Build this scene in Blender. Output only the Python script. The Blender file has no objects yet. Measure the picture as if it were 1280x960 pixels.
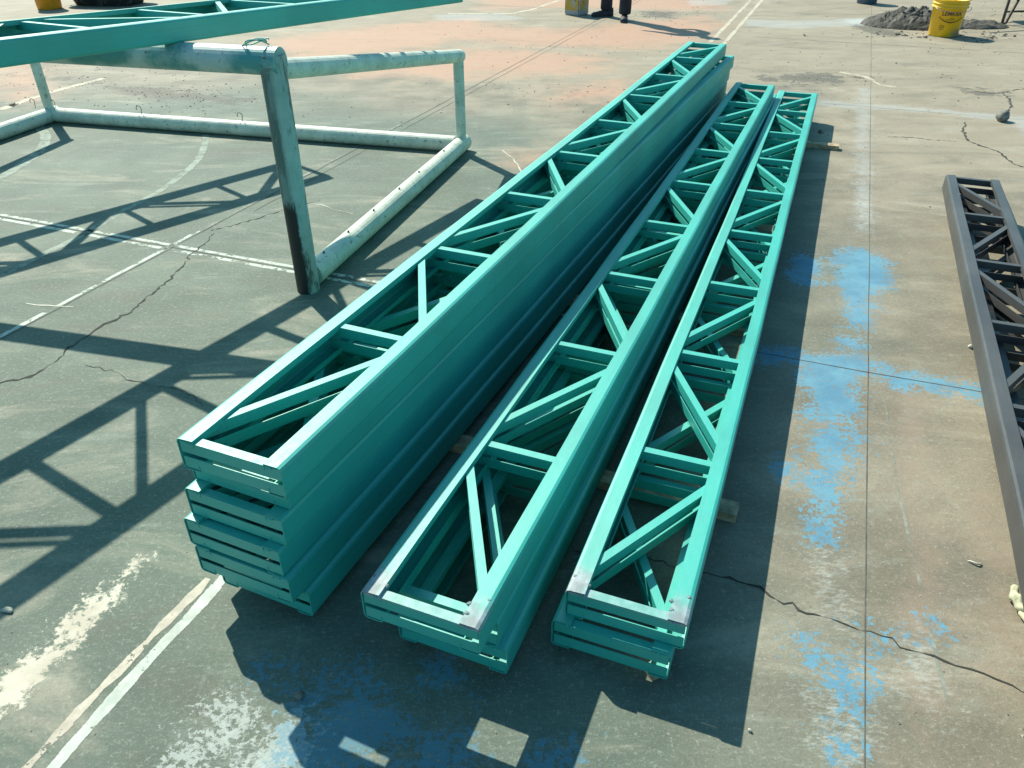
import bpy, bmesh, math, random
import numpy as np
from mathutils import Vector, Matrix, Quaternion

random.seed(7)
rng = np.random.default_rng(7)
scene = bpy.context.scene
COL = scene.collection
TH, WID, LEN, NP = .0772, .266, 5.02, 9      # depth, width, length, panels of the court trusses

# ------------------------------------------------------------------ camera
EYE = 1.5
F_PX, PITCH, ROLL = 971.8, 0.5808, -0.0025
c_, s_ = math.cos(PITCH), math.sin(PITCH)
_R, _U, FWD = Vector((1, 0, 0)), Vector((0, s_, c_)), Vector((0, c_, -s_))
RGT = math.cos(ROLL) * _R + math.sin(ROLL) * _U
UPV = -math.sin(ROLL) * _R + math.cos(ROLL) * _U
cam = bpy.data.cameras.new("camera")
cam.sensor_width = 36.0
cam.lens = 36.0 * F_PX / 1280.0
cam.clip_start, cam.clip_end = 0.05, 1000
camo = bpy.data.objects.new("camera", cam)
COL.objects.link(camo)
M = Matrix.Identity(4)
for i in range(3):
    M[i][0], M[i][1], M[i][2] = RGT[i], UPV[i], -FWD[i]
M[2][3] = EYE
camo.matrix_world = M
scene.camera = camo

# ------------------------------------------------------------------ sky, sun, exposure
KX, KY = 0.5620, -0.8415                    # shadow offset on the ground per metre of height
elev = math.atan(1 / math.hypot(KX, KY))
azim = math.atan2(-KX, -KY)                 # compass angle of the sun from +Y towards +X
world = bpy.data.worlds.new("World")
scene.world = world
world.use_nodes = True
wn = world.node_tree.nodes
sky = wn.new("ShaderNodeTexSky")
sky.sky_type = 'NISHITA'
sky.sun_disc = False
sky.sun_elevation = elev
sky.sun_rotation = azim % (2 * math.pi)
sky.air_density, sky.dust_density, sky.ozone_density = 1.0, 0.8, 1.6
bg = wn["Background"]
bg.inputs["Strength"].default_value = 0.118
tint = wn.new("ShaderNodeMix"); tint.data_type = 'RGBA'; tint.blend_type = 'MULTIPLY'
tint.inputs[0].default_value = 1.0
tint.inputs[7].default_value = (.56, 1.0, .95, 1)       # greenish cast of the photo's daylight
world.node_tree.links.new(sky.outputs[0], tint.inputs[6])
world.node_tree.links.new(tint.outputs[2], bg.inputs["Color"])
sun = bpy.data.lights.new("sun", 'SUN')
sun.energy = 5.0
sun.angle = math.radians(0.55)
sun.color = (0.96, 0.93, 0.79)
suno = bpy.data.objects.new("sun", sun)
COL.objects.link(suno)
suno.location = (-5, 8, 10)
suno.rotation_euler = Vector((KX, KY, -1)).to_track_quat('-Z', 'Y').to_euler()
vs = scene.view_settings
vs.view_transform = 'Standard'
vs.look = 'None'
vs.exposure = 0.60
vs.gamma = 1
vs.use_curve_mapping = False


def at(px, py, z=0.0):
    """point of the place at height z that the photo shows at pixel px, py"""
    d = RGT * ((px - 640) / F_PX) + UPV * ((480 - py) / F_PX) + FWD
    p = Vector((0, 0, EYE)) + d * ((z - EYE) / d.z)
    return p


# ------------------------------------------------------------------ object helpers
def tag(o, label=None, cat=None, group=None, kind=None):
    if label: o["label"] = label
    if cat: o["category"] = cat
    if group: o["group"] = group
    if kind: o["kind"] = kind
    return o


def empty(name, loc=(0, 0, 0), rz=0.0):
    o = bpy.data.objects.new(name, None)
    o.empty_display_size = 0.1
    COL.objects.link(o)
    o.location = loc
    o.rotation_euler = (0, 0, rz)
    return o


def link(name, me, mat, parent=None, smooth=False):
    o = bpy.data.objects.new(name, me)
    if mat is not None and not me.materials:
        me.materials.append(mat)
    if smooth:
        for p in me.polygons: p.use_smooth = True
    COL.objects.link(o)
    if parent: o.parent = parent
    return o


class MB:
    def __init__(s): s.v, s.f = [], []

    def add(s, v, f):
        b = len(s.v)
        s.v += [tuple(p) for p in v]
        s.f += [tuple(i + b for i in q) for q in f]
        return s

    def box(s, lo, hi, m=None):
        x0, y0, z0 = lo; x1, y1, z1 = hi
        v = [Vector(p) for p in ((x0, y0, z0), (x1, y0, z0), (x1, y1, z0), (x0, y1, z0), (x0, y0, z1), (x1, y0, z1), (x1, y1, z1), (x0, y1, z1))]
        if m: v = [m @ p for p in v]
        return s.add(v, [(0, 3, 2, 1), (4, 5, 6, 7), (0, 1, 5, 4), (1, 2, 6, 5), (2, 3, 7, 6), (3, 0, 4, 7)])

    def tube(s, pts, r, n=16, caps=True):
        pts = [Vector(p) for p in pts]
        rs = r if isinstance(r, (list, tuple)) else [r] * len(pts)
        rings = []
        ref = None
        for i, p in enumerate(pts):
            a = pts[max(i - 1, 0)]; b = pts[min(i + 1, len(pts) - 1)]
            t = (b - a).normalized()
            if ref is None:
                ref = Vector((0, 0, 1)) if abs(t.z) < .9 else Vector((1, 0, 0))
            x = (ref - t * ref.dot(t)).normalized(); ref = x
            y = t.cross(x)
            rings.append([p + (x * math.cos(k * 2 * math.pi / n) + y * math.sin(k * 2 * math.pi / n)) * rs[i] for k in range(n)])
        v = [q for R in rings for q in R]
        f = []
        for i in range(len(pts) - 1):
            for k in range(n):
                f.append((i * n + k, i * n + (k + 1) % n, (i + 1) * n + (k + 1) % n, (i + 1) * n + k))
        if caps:
            f.append(tuple(reversed(range(n))))
            f.append(tuple((len(pts) - 1) * n + k for k in range(n)))
        return s.add(v, f)

    def lathe(s, prof, n=32, c=(0, 0, 0)):
        v = []; f = []
        for (r, z) in prof:
            for k in range(n):
                a = 2 * math.pi * k / n
                v.append((c[0] + r * math.cos(a), c[1] + r * math.sin(a), c[2] + z))
        for i in range(len(prof) - 1):
            for k in range(n):
                f.append((i * n + k, i * n + (k + 1) % n, (i + 1) * n + (k + 1) % n, (i + 1) * n + k))
        return s.add(v, f)

    def sheet(s, path, t, x0, x1, m):
        """thin bent-steel strip: 2-D path (y, z) of thickness t extruded from x0 to x1"""
        P = [Vector(p) for p in path]
        off = []
        for i, p in enumerate(P):
            a = P[max(i - 1, 0)]; b = P[min(i + 1, len(P) - 1)]
            d = (b - a).normalized()
            nrm = Vector((-d.y, d.x))
            k = 1.0
            if 0 < i < len(P) - 1:
                d1 = (p - a).normalized()
                k = 1 / max(.5, abs(Vector((-d1.y, d1.x)).dot(nrm)))
            off.append(p + nrm * t * k)
        n = len(P)
        ring = [(q.x, q.y) for q in P] + [(q.x, q.y) for q in off]
        v = [m @ Vector((x0, y, z)) for (y, z) in ring] + [m @ Vector((x1, y, z)) for (y, z) in ring]
        N = 2 * n
        f = []
        for i in range(n - 1):
            f.append((i, i + 1, N + i + 1, N + i))
            f.append((n + i + 1, n + i, N + n + i, N + n + i + 1))
            f.append((i + 1, i, n + i, n + i + 1))
            f.append((N + i, N + i + 1, N + n + i + 1, N + n + i))
        f.append((0, N, N + n, n))
        f.append((n - 1, 2 * n - 1, N + 2 * n - 1, N + n - 1))
        return s.add(v, f)

    def mesh(s, name, fix=True):
        me = bpy.data.meshes.new(name)
        me.from_pydata(s.v, [], s.f)
        if fix:
            bm = bmesh.new(); bm.from_mesh(me)
            bmesh.ops.recalc_face_normals(bm, faces=bm.faces)
            bm.to_mesh(me); bm.free()
        me.update()
        return me

    def build(s, name, mat, parent=None, smooth=False):
        return link(name, s.mesh(name), mat, parent, smooth)


# ------------------------------------------------------------------ shader helpers
class NT:
    def __init__(s, name):
        s.m = bpy.data.materials.new(name)
        s.m.use_nodes = True
        s.t = s.m.node_tree
        s.n = s.t.nodes
        s.p = s.n["Principled BSDF"]
        s.out = s.n["Material Output"]
        s.tc = s.n.new("ShaderNodeTexCoord")

    def put(s, sock, v):
        if hasattr(v, "is_linked"): s.t.links.new(v, sock)
        else: sock.default_value = v

    def math(s, op, a, b=0.0, clamp=False):
        n = s.n.new("ShaderNodeMath"); n.operation = op; n.use_clamp = clamp
        s.put(n.inputs[0], a); s.put(n.inputs[1], b)
        return n.outputs[0]

    def noise(s, scale, detail=4, rough=.55, vec=None, dist=0.0):
        n = s.n.new("ShaderNodeTexNoise")
        n.inputs["Scale"].default_value = scale; n.inputs["Detail"].default_value = detail
        n.inputs["Roughness"].default_value = rough; n.inputs["Distortion"].default_value = dist
        s.t.links.new(vec or s.tc.outputs["Object"], n.inputs["Vector"])
        return n.outputs["Fac"]

    def vor(s, scale, vec=None, feat='F1'):
        n = s.n.new("ShaderNodeTexVoronoi"); n.feature = feat
        n.inputs["Scale"].default_value = scale
        s.t.links.new(vec or s.tc.outputs["Object"], n.inputs["Vector"])
        return n.outputs["Distance"]

    def mapped(s, scale=(1, 1, 1), rot=(0, 0, 0), src="Object"):
        n = s.n.new("ShaderNodeMapping")
        n.inputs["Scale"].default_value = scale; n.inputs["Rotation"].default_value = rot
        s.t.links.new(s.tc.outputs[src], n.inputs["Vector"])
        return n.outputs[0]

    def step(s, x, lo, hi):
        n = s.n.new("ShaderNodeMapRange"); n.interpolation_type = 'SMOOTHSTEP'
        s.put(n.inputs[0], x); n.inputs[1].default_value = lo; n.inputs[2].default_value = hi
        return n.outputs[0]

    def mix(s, fac, a, b, mode='MIX'):
        n = s.n.new("ShaderNodeMix"); n.data_type = 'RGBA'; n.blend_type = mode
        s.put(n.inputs[0], fac)
        for sock, v in ((n.inputs[6], a), (n.inputs[7], b)):
            if isinstance(v, tuple) and len(v) == 3: v = (*v, 1)
            s.put(sock, v)
        return n.outputs[2]

    def attr(s, name):
        n = s.n.new("ShaderNodeAttribute"); n.attribute_name = name
        return n.outputs["Fac"]

    def bump(s, h, strength, dist=.01):
        n = s.n.new("ShaderNodeBump"); n.inputs["Strength"].default_value = strength; n.inputs["Distance"].default_value = dist
        s.put(n.inputs["Height"], h)
        s.t.links.new(n.outputs[0], s.p.inputs["Normal"])

    def set(s, color=None, rough=None, metal=None, spec=None):
        if color is not None: s.put(s.p.inputs["Base Color"], (*color, 1) if isinstance(color, tuple) and len(color) == 3 else color)
        if rough is not None: s.put(s.p.inputs["Roughness"], rough)
        if metal is not None: s.put(s.p.inputs["Metallic"], metal)
        if spec is not None: s.put(s.p.inputs["Specular IOR Level"], spec)
        return s

    def xyz(s, src="Object"):
        n = s.n.new("ShaderNodeSeparateXYZ"); s.t.links.new(s.tc.outputs[src], n.inputs[0])
        return n.outputs


def simple(name, col, rough=.6, var=.25, scale=12, metal=0.0, bump=0.0):
    k = NT(name)
    f = k.noise(scale, 5, .6)
    k.set(k.mix(k.step(f, .3, .7), tuple(x * (1 - var) for x in col), tuple(min(1, x * (1 + var)) for x in col)), rough, metal)
    if bump: k.bump(k.noise(scale * 5, 4), bump, .004)
    return k.m


def steel_paint(name, col, dark, dust, burnt=None, rough=.56, spec=.9):
    k = NT(name)
    big = k.noise(3.0, 4, .55)
    fine = k.noise(60, 5, .65)
    c = k.mix(k.step(big, .3, .7), dark, col)
    stretched = k.mapped((.9, 9, 9))
    st = k.noise(6, 5, .6, stretched)
    c = k.mix(k.math('MULTIPLY', k.step(st, .60, .80), .30), c, dust)
    c = k.mix(k.math('MULTIPLY', k.step(fine, .68, .74), .35), c, dust)
    c = k.mix(k.math('MULTIPLY', k.step(k.noise(130, 3, .6), .71, .74), .7), c, (.09, .10, .09))
    brush = k.noise(5, 5, .65, k.mapped((.8, 60, 60)))
    c = k.mix(k.math('MULTIPLY', k.step(brush, .48, .72), .38), c, tuple(v * .72 for v in dark))
    r = k.math('ADD', k.math('MULTIPLY', k.math('ADD', fine, k.math('MULTIPLY', brush, .8)), .22), rough - .20)
    if burnt:
        x = k.xyz()
        e = k.math('ADD', x[0], k.math('MULTIPLY', k.noise(22, 5, .6), .10))
        b = k.math('SUBTRACT', 1.0, k.step(e, .075, .16))
        b = k.math('MULTIPLY', b, k.step(x[2], TH - .012, TH - .004))
        yc = k.math('ABSOLUTE', k.math('ADD', x[1], WID / 2))
        yc = k.math('ADD', yc, k.math('MULTIPLY', k.math('SUBTRACT', k.noise(26, 5, .6), .5), .07))
        b = k.math('MULTIPLY', b, k.math('ADD', .45, k.math('MULTIPLY', k.step(yc, .065, .115), .55)))
        c = k.mix(k.math('MULTIPLY', b, .88), c, k.mix(k.step(k.noise(40, 5), .35, .65), burnt, tuple(v * .5 for v in burnt)))
        r = k.math('ADD', r, k.math('MULTIPLY', b, .12))
    k.set(c, r, spec=spec)
    k.p.inputs['IOR'].default_value = 1.62
    wav = k.noise(2.6, 3, .5, k.mapped((1.2, 3, 3)))
    k.bump(k.math('ADD', k.math('MULTIPLY', wav, 3.0), k.math('MULTIPLY', k.noise(45, 4, .6), .35)), .16, .006)
    return k.m


TEAL = (.010, .395, .325)
M_TEAL = steel_paint("teal_gloss_paint", TEAL, (.007, .310, .255), (.13, .46, .41))
M_BURN = steel_paint("teal_paint_heat_marked", TEAL, (.007, .310, .255), (.13, .46, .41), burnt=(.33, .34, .38))
M_DARK = steel_paint("dark_grey_primer", (.080, .079, .078), (.054, .054, .054), (.17, .165, .155), rough=.45, spec=.4)
M_WELD = simple("weld_metal", (.20, .25, .25), .5, .5, 90, .3, .4)
M_WOOD = simple("old_timber", (.40, .30, .19), .8, .4, 25, 0, .4)
M_CRACK = simple("crack_dark", (.035, .036, .03), .95, .3, 30)  # plain dark tone of the crack lines
M_JOINT = simple("joint_filler", (.090, .092, .080), .95, .35, 20)


def worn(name, col, cover=.5, scale=9, alt=None, soft=.03, edge=.35):
    """thin old paint: holes where it has flaked off (transparent)"""
    k = NT(name)
    uv = k.xyz("UV")
    e = k.math('ABSOLUTE', uv[1])
    n1 = k.noise(scale, 6, .68); n2 = k.noise(scale * 7, 5, .7)
    n = k.math('ADD', k.math('MULTIPLY', n1, .65), k.math('MULTIPLY', n2, .35))
    v = k.math('ADD', n, k.math('MULTIPLY', k.step(e, 1 - edge, 1.0), -.22))
    a = k.step(v, 1 - cover - soft, 1 - cover + soft)
    c = k.mix(k.step(k.noise(18, 5, .7), .35, .7), tuple(x * .72 for x in col), col)
    if alt: c = k.mix(k.step(k.noise(2.2, 3), .42, .6), c, alt)
    k.set(c, .8)
    tr = k.n.new("ShaderNodeBsdfTransparent")
    mx = k.n.new("ShaderNodeMixShader")
    k.put(mx.inputs[0], a)
    k.t.links.new(tr.outputs[0], mx.inputs[1]); k.t.links.new(k.p.outputs[0], mx.inputs[2])
    k.t.links.new(mx.outputs[0], k.out.inputs["Surface"])
    return k.m


# ------------------------------------------------------------------ ground: one sheet to the horizon
def sdf(poly, X, Y):
    """signed distance in metres, positive inside"""
    P = np.array([[p[0], p[1]] for p in poly]); n = len(P)
    d = np.full(X.shape, 1e9); inside = np.zeros(X.shape, bool)
    for i in range(n):
        a, b = P[i], P[(i + 1) % n]
        e = b - a; L = e @ e + 1e-12
        t = np.clip(((X - a[0]) * e[0] + (Y - a[1]) * e[1]) / L, 0, 1)
        d = np.minimum(d, np.hypot(X - a[0] - t * e[0], Y - a[1] - t * e[1]))
        cond = ((a[1] > Y) != (b[1] > Y))
        with np.errstate(divide='ignore', invalid='ignore'):
            xi = (b[0] - a[0]) * (Y - a[1]) / (b[1] - a[1] + 1e-15) + a[0]
        inside ^= cond & (X < xi)
    return np.where(inside, d, -d)


def pxpoly(pts, sc=1.0, ox=0.0, oy=0.0):
    return [at(ox + x / sc, oy + y / sc) for x, y in pts]


gx = np.concatenate([[-300, -120, -50, -25, -14], np.arange(-8, 9.001, .05), [14, 25, 50, 120, 300]])
gy = np.concatenate([[-300, -120, -50, -25, -10, -4, -1], np.arange(0, 14.001, .05), [18, 25, 50, 120, 300]])
GX, GY = np.meshgrid(gx, gy)
nx, ny = len(gx), len(gy)
verts = np.stack([GX.ravel(), GY.ravel(), np.zeros(GX.size)], 1)
idx = np.arange(nx * ny).reshape(ny, nx)
faces = np.stack([idx[:-1, :-1].ravel(), idx[:-1, 1:].ravel(), idx[1:, 1:].ravel(), idx[1:, :-1].ravel()], 1)
gme = bpy.data.meshes.new("court_ground")
gme.from_pydata(verts.tolist(), [], faces.tolist())
gX, gY = GX.ravel(), GY.ravel()


def field(name, polys, cap=1.0):
    d = np.full(gX.shape, -9.0)
    for p in polys: d = np.maximum(d, sdf(p, gX, gY))
    a = gme.attributes.new(name, 'FLOAT', 'POINT')
    a.data.foreach_set("value", np.clip(d, -cap, cap).astype(np.float32))


R2 = dict(sc=3.368, ox=900, oy=400)
R3 = dict(sc=3.368, ox=900, oy=675)
R6 = dict(sc=2.087, ox=900, oy=300)
RB = dict(sc=2.462, ox=240, oy=760)
R7 = dict(sc=3.693, ox=0, oy=700)
field("blue", [
    pxpoly([(345, 150), (560, 160), (618, 170), (618, 225), (575, 250), (575, 400), (545, 540), (505, 640), (540, 690), (495, 730), (490, 850), (460, 950), (400, 950), (375, 860), (380, 740), (330, 650), (390, 590), (380, 500), (440, 430), (345, 400), (380, 300), (330, 200)], **R2),
    pxpoly([(140, 110), (350, 130), (600, 150), (700, 215), (880, 235), (1095, 285), (1105, 335), (900, 300), (720, 285), (600, 215), (340, 185), (140, 165)], **R2),
    pxpoly([(500, 80), (615, 75), (612, 110), (520, 110)], **R2),
    pxpoly([(310, 25), (385, 20), (445, 65), (440, 130), (395, 140), (382, 250), (350, 235), (325, 165), (300, 100)], **R6),
    pxpoly([(180, 40), (256, 40), (252, 112), (190, 112)], **R6),
    pxpoly([(340, 430), (380, 380), (440, 460), (440, 550), (380, 540), (345, 480)], **R3),
    pxpoly([(510, 480), (575, 480), (582, 590), (520, 560)], **R3),
    pxpoly([(535, 640), (580, 640), (580, 770), (540, 770)], **R3),
    pxpoly([(880, 370), (910, 370), (905, 440), (885, 430)], **R3),
    pxpoly([(630, 390), (690, 390), (690, 440), (640, 440)], **R3),
    pxpoly([(460, 860), (530, 850), (540, 940), (500, 940)], **R3),
    pxpoly([(585, 490), (612, 490), (612, 530), (585, 530)], **R2),
    pxpoly([(240, 620), (285, 600), (285, 660), (245, 655)], **R2),
], .6)
field("blue_thin", [
    pxpoly([(230, 200), (300, 175), (330, 235), (420, 260), (500, 170), (540, 240), (650, 370), (600, 500), (330, 520), (310, 430), (370, 330), (290, 280)], **RB),
    pxpoly([(700, 400), (860, 400), (880, 500), (690, 500)], **RB),
    pxpoly([(760, 160), (800, 160), (800, 210), (765, 215)], **RB),
    pxpoly([(1075, 450), (1180, 450), (1170, 520), (1080, 520)], **RB),
], .6)
field("white", [
    pxpoly([(0, 400), (60, 330), (150, 300), (190, 340), (130, 440), (60, 520), (-60, 520)], **RB),
    pxpoly([(180, 440), (260, 410), (350, 330), (370, 350), (320, 430), (350, 520), (150, 520)], **RB),
    pxpoly([(360, 40), (480, 40), (600, 600), (605, 960), (420, 960), (350, 640), (520, 560)], **R3),
    pxpoly([(700, 600), (860, 380), (960, 700), (840, 720)], **R3),
    pxpoly([(330, 600), (395, 560), (400, 960), (325, 960)], sc=4.571, ox=1000, oy=80),
    pxpoly([(1045, 24), (1075, 22), (1100, 26), (1098, 31), (1060, 31)]),
], .6)
field("peach", [
    pxpoly([(-40, 540), (120, 430), (330, 270), (480, 120), (560, 20), (690, 0), (640, 80), (540, 180), (400, 330), (250, 480), (100, 680), (40, 710), (-40, 700)], **R7),
], .6)
field("pink", [
    pxpoly([(560, 28), (700, 36), (880, 20), (905, 34), (880, 48), (800, 62), (640, 58), (560, 50)]),
    pxpoly([(320, 50), (480, 30), (600, 22), (640, 40), (560, 56), (380, 80)]),
    pxpoly([(0, 60), (60, 70), (60, 130), (0, 132)]),
    pxpoly([(480, 60), (640, 62), (760, 70), (740, 92), (560, 100), (440, 96)]),
    pxpoly([(600, -10), (760, -10), (900, 4), (900, 14), (700, 10), (600, 12)]),
    pxpoly([(640, 190), (662, 188), (664, 205), (644, 208)]),
    pxpoly([(690, 110), (780, 100), (790, 122), (700, 130)]),
], 1.0)
field("tan", [
    pxpoly([(-1200, 90), (0, 120), (330, 106), (450, 150), (640, 150), (720, 190), (1000, 120), (960, 400), (900, 700), (960, 820), (960, 1100), (1500, 1200), (3000, 300), (1600, -60), (-300, -60)]),
], 1.5)
field("dirt", [
    pxpoly([(0, 90), (60, 92), (150, 104), (260, 112), (330, 122), (320, 134), (230, 128), (150, 118), (60, 100), (0, 97)]),
    pxpoly([(960, 108), (1010, 103), (1016, 107), (985, 111)]),
    pxpoly([(795, 12), (850, 14), (848, 24), (800, 22)]),
    pxpoly([(930, 95), (1010, 88), (1085, 96), (1060, 106), (960, 104)]),
    pxpoly([(690, 116), (765, 108), (780, 114), (710, 124)]),
    pxpoly([(1060, 30), (1110, 30), (1140, 44), (1250, 44), (1260, 40), (1280, 44), (1240, 50), (1100, 46), (1060, 36)]),
    pxpoly([(1190, 108), (1260, 112), (1280, 120), (1230, 124), (1190, 116)]),
], .6)
field("faint", [
    pxpoly([(1021, 125), (1100, 130), (1280, 146), (1280, 156), (1180, 142), (1020, 133)]),
    pxpoly([(930, 24), (1000, 26), (1080, 22), (1080, 32), (980, 36), (930, 32)]),
    pxpoly([(545, 18), (625, 17), (660, 24), (610, 26), (545, 25)]),
    pxpoly([(860, 0), (915, 0), (905, 6), (862, 7)]),
    pxpoly([(1262, 146), (1300, 146), (1300, 184), (1270, 160)]),
    pxpoly([(1072, 110), (1088, 110), (1088, 290), (1072, 290)]),
], .6)
field("rust", [
    pxpoly([(1122, 480), (1150, 480), (1180, 700), (1200, 980), (1136, 980), (1128, 700)]),
    pxpoly([(1215, 600), (1262, 600), (1290, 900), (1230, 860)]),
], .6)
field("white_near", [
    pxpoly([(0, 400), (60, 330), (150, 300), (190, 340), (130, 440), (60, 520), (-60, 520)], **RB),
    pxpoly([(180, 440), (260, 410), (350, 330), (370, 350), (320, 430), (350, 520), (150, 520)], **RB),
], .6)
field("far_pale", [  # paler, warmer tone over the far part of the court
    pxpoly([(-1500, 60), (0, 70), (300, 60), (700, 130), (1000, 100), (1100, 250), (1400, 240), (3000, 100), (1500, -60), (-300, -60)]),
], 1.5)
gme.update()

k = NT("court_concrete")
tn = k.attr("tan")
big = k.noise(.55, 4, .55); mid = k.noise(2.6, 6, .62); mid2 = k.noise(7.5, 6, .65)
fine = k.noise(75, 6, .75); grit = k.noise(190, 4, .7)
streak = k.noise(3.4, 6, .66, k.mapped((1, 3.4, 1), (0, 0, math.radians(21.3))))
streakw = k.noise(5.0, 6, .66, k.mapped((4.2, .9, 1), (0, 0, math.radians(40))))
green = k.mix(k.step(mid, .32, .68), (.080, .108, .082), (.122, .155, .120))
tanc = k.mix(k.step(mid, .32, .70), (.162, .138, .098), (.255, .218, .158))
tm = k.step(k.math('ADD', tn, k.math('MULTIPLY', k.math('SUBTRACT', big, .5), 2.2)), -.45, .55)
c = k.mix(tm, green, tanc)
c = k.mix(k.math('MULTIPLY', k.step(k.math('ADD', k.attr('far_pale'), k.math('MULTIPLY', k.math('SUBTRACT', mid, .5), 1.6)), -.5, .6), .55), c, (.33, .265, .185))
wide = k.noise(1.1, 7, .7, k.mapped((1.0, 2.6, 1), (0, 0, math.radians(-8))), 1.2)
c = k.mix(k.math('MULTIPLY', k.step(wide, .50, .74), .55), c, (.40, .35, .27))
c = k.mix(k.math('MULTIPLY', k.step(wide, .50, .30), .50), c, (.105, .098, .076))
c = k.mix(k.math('MULTIPLY', k.step(k.math('ADD', k.attr('dirt'), k.math('MULTIPLY', k.math('SUBTRACT', k.noise(7, 7, .75), .56), 1.0)), -.03, .06), .75), c, (.075, .066, .05))
c = k.mix(k.math('MULTIPLY', k.step(k.math('ADD', k.attr("pink"), k.math('MULTIPLY', k.math('SUBTRACT', mid, .5), 1.1)), -.25, .35), .72), c, (.46, .245, .160))
# bleached laitance streaks and dirt
c = k.mix(k.math('MULTIPLY', k.step(streak, .55, .70), .28), c, (.28, .31, .26))
c = k.mix(k.math('MULTIPLY', k.step(streakw, .60, .76), .25), c, (.29, .33, .28))
c = k.mix(k.math('MULTIPLY', k.step(mid2, .56, .72), .35), c, (.135, .135, .112))
c = k.mix(k.math('MULTIPLY', k.step(k.noise(1.3, 6, .7), .60, .75), .30), c, (.15, .14, .11))
fleck = k.noise(48, 5, .7, k.mapped((1, 2.4, 1), (0, 0, math.radians(10))))
c = k.mix(k.math('MULTIPLY', k.step(fleck, .54, .70), .26), c, (.40, .39, .33))
# fine aggregate
c = k.mix(k.math('MULTIPLY', k.step(fine, .54, .70), .36), c, (.50, .49, .43))
c = k.mix(k.math('MULTIPLY', k.step(fine, .46, .34), .38), c, (.085, .085, .07))
c = k.mix(k.math('MULTIPLY', k.step(grit, .56, .70), .26), c, (.55, .54, .48))
c = k.mix(k.math('MULTIPLY', k.step(grit, .44, .32), .34), c, (.05, .05, .04))


def flake(attr, amp, amp2, lo, hi):
    e = k.math('ADD', k.attr(attr), k.math('MULTIPLY', k.math('SUBTRACT', k.noise(9, 7, .72), .47), amp))
    e = k.math('ADD', e, k.math('MULTIPLY', k.math('SUBTRACT', k.noise(60, 5, .75), .48), amp2))
    return k.step(e, lo, hi)


wn_ = k.noise(34, 6, .75, k.mapped((1, 2.6, 1), (0, 0, math.radians(30))))
e = k.math('ADD', k.attr("white"), k.math('ADD', k.math('MULTIPLY', k.math('SUBTRACT', k.noise(6, 7, .72), .50), .36), k.math('MULTIPLY', k.math('SUBTRACT', wn_, .50), .60)))
wh = k.step(e, -.02, .14)
c = k.mix(k.math('MULTIPLY', wh, .50), c, (.48, .51, .48))
c = k.mix(k.math('MULTIPLY', k.step(k.math('ADD', k.attr("rust"), k.math('MULTIPLY', k.math('SUBTRACT', mid2, .5), .5)), -.05, .12), .45), c, (.30, .215, .155))
w3 = flake("white_near", .30, .40, .0, .03)
c = k.mix(k.math('MULTIPLY', w3, .55), c, (.50, .54, .51))
fa = flake("faint", .30, .22, -.02, .06)
c = k.mix(k.math('MULTIPLY', fa, .28), c, (.42, .47, .50))
pe = flake("peach", .30, .20, .005, .035)
c = k.mix(k.math('MULTIPLY', pe, .9), c, k.mix(k.step(mid2, .4, .6), (.50, .44, .35), (.60, .55, .45)))
bl = flake("blue", .30, .40, .008, .024)
c = k.mix(k.math('MULTIPLY', bl, k.math('SUBTRACT', .88, k.math('MULTIPLY', k.step(fine, .50, .66), .45))), c, k.mix(k.step(mid2, .35, .65), (.062, .215, .335), (.105, .295, .410)))
b2 = flake("blue_thin", .34, .40, -.01, .03)
c = k.mix(k.math('MULTIPLY', b2, k.math('SUBTRACT', .62, k.math('MULTIPLY', k.step(fine, .48, .64), .5))), c, (.07, .24, .34))
k.set(c, .8, spec=.5)
k.bump(k.math('ADD', k.math('MULTIPLY', fine, .6), k.math('MULTIPLY', grit, .4)), .35, .006)
M_GROUND = k.m
tag(link("court_ground", gme, M_GROUND), kind="structure")


def ribbon(name, pts, width, mat, z, jag=0.0, wj=0.0, seg=None, kind="structure"):
    """paint stripe, joint or crack: a narrow sheet lying on the court"""
    P = [Vector((p[0], p[1])) for p in pts]
    Q = [P[0]]
    for a, b in zip(P, P[1:]):
        n = max(1, int((b - a).length / seg)) if seg else 1
        for i in range(1, n + 1):
            q = a.lerp(b, i / n)
            if jag and i < n:
                d = (b - a).normalized(); q = q + Vector((-d.y, d.x)) * random.gauss(0, jag)
            Q.append(q)
    v, f, uv = [], [], []
    s = 0
    for i, q in enumerate(Q):
        a = Q[max(i - 1, 0)]; b = Q[min(i + 1, len(Q) - 1)]
        d = (b - a).normalized(); nrm = Vector((-d.y, d.x))
        w = width * .5 * max(.25, 1 + random.gauss(0, wj))
        if i: s += (q - Q[i - 1]).length
        v += [(q.x + nrm.x * w, q.y + nrm.y * w, z), (q.x - nrm.x * w, q.y - nrm.y * w, z)]
        uv += [(s, 1), (s, -1)]
    for i in range(len(Q) - 1): f.append((2 * i + 1, 2 * i + 3, 2 * i + 2, 2 * i))
    me = bpy.data.meshes.new(name); me.from_pydata(v, [], f)
    L = me.uv_layers.new(name="UVMap")
    for lp in me.loops: L.data[lp.index].uv = uv[lp.vertex_index]
    return tag(link(name, me, mat), kind=kind)


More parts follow.
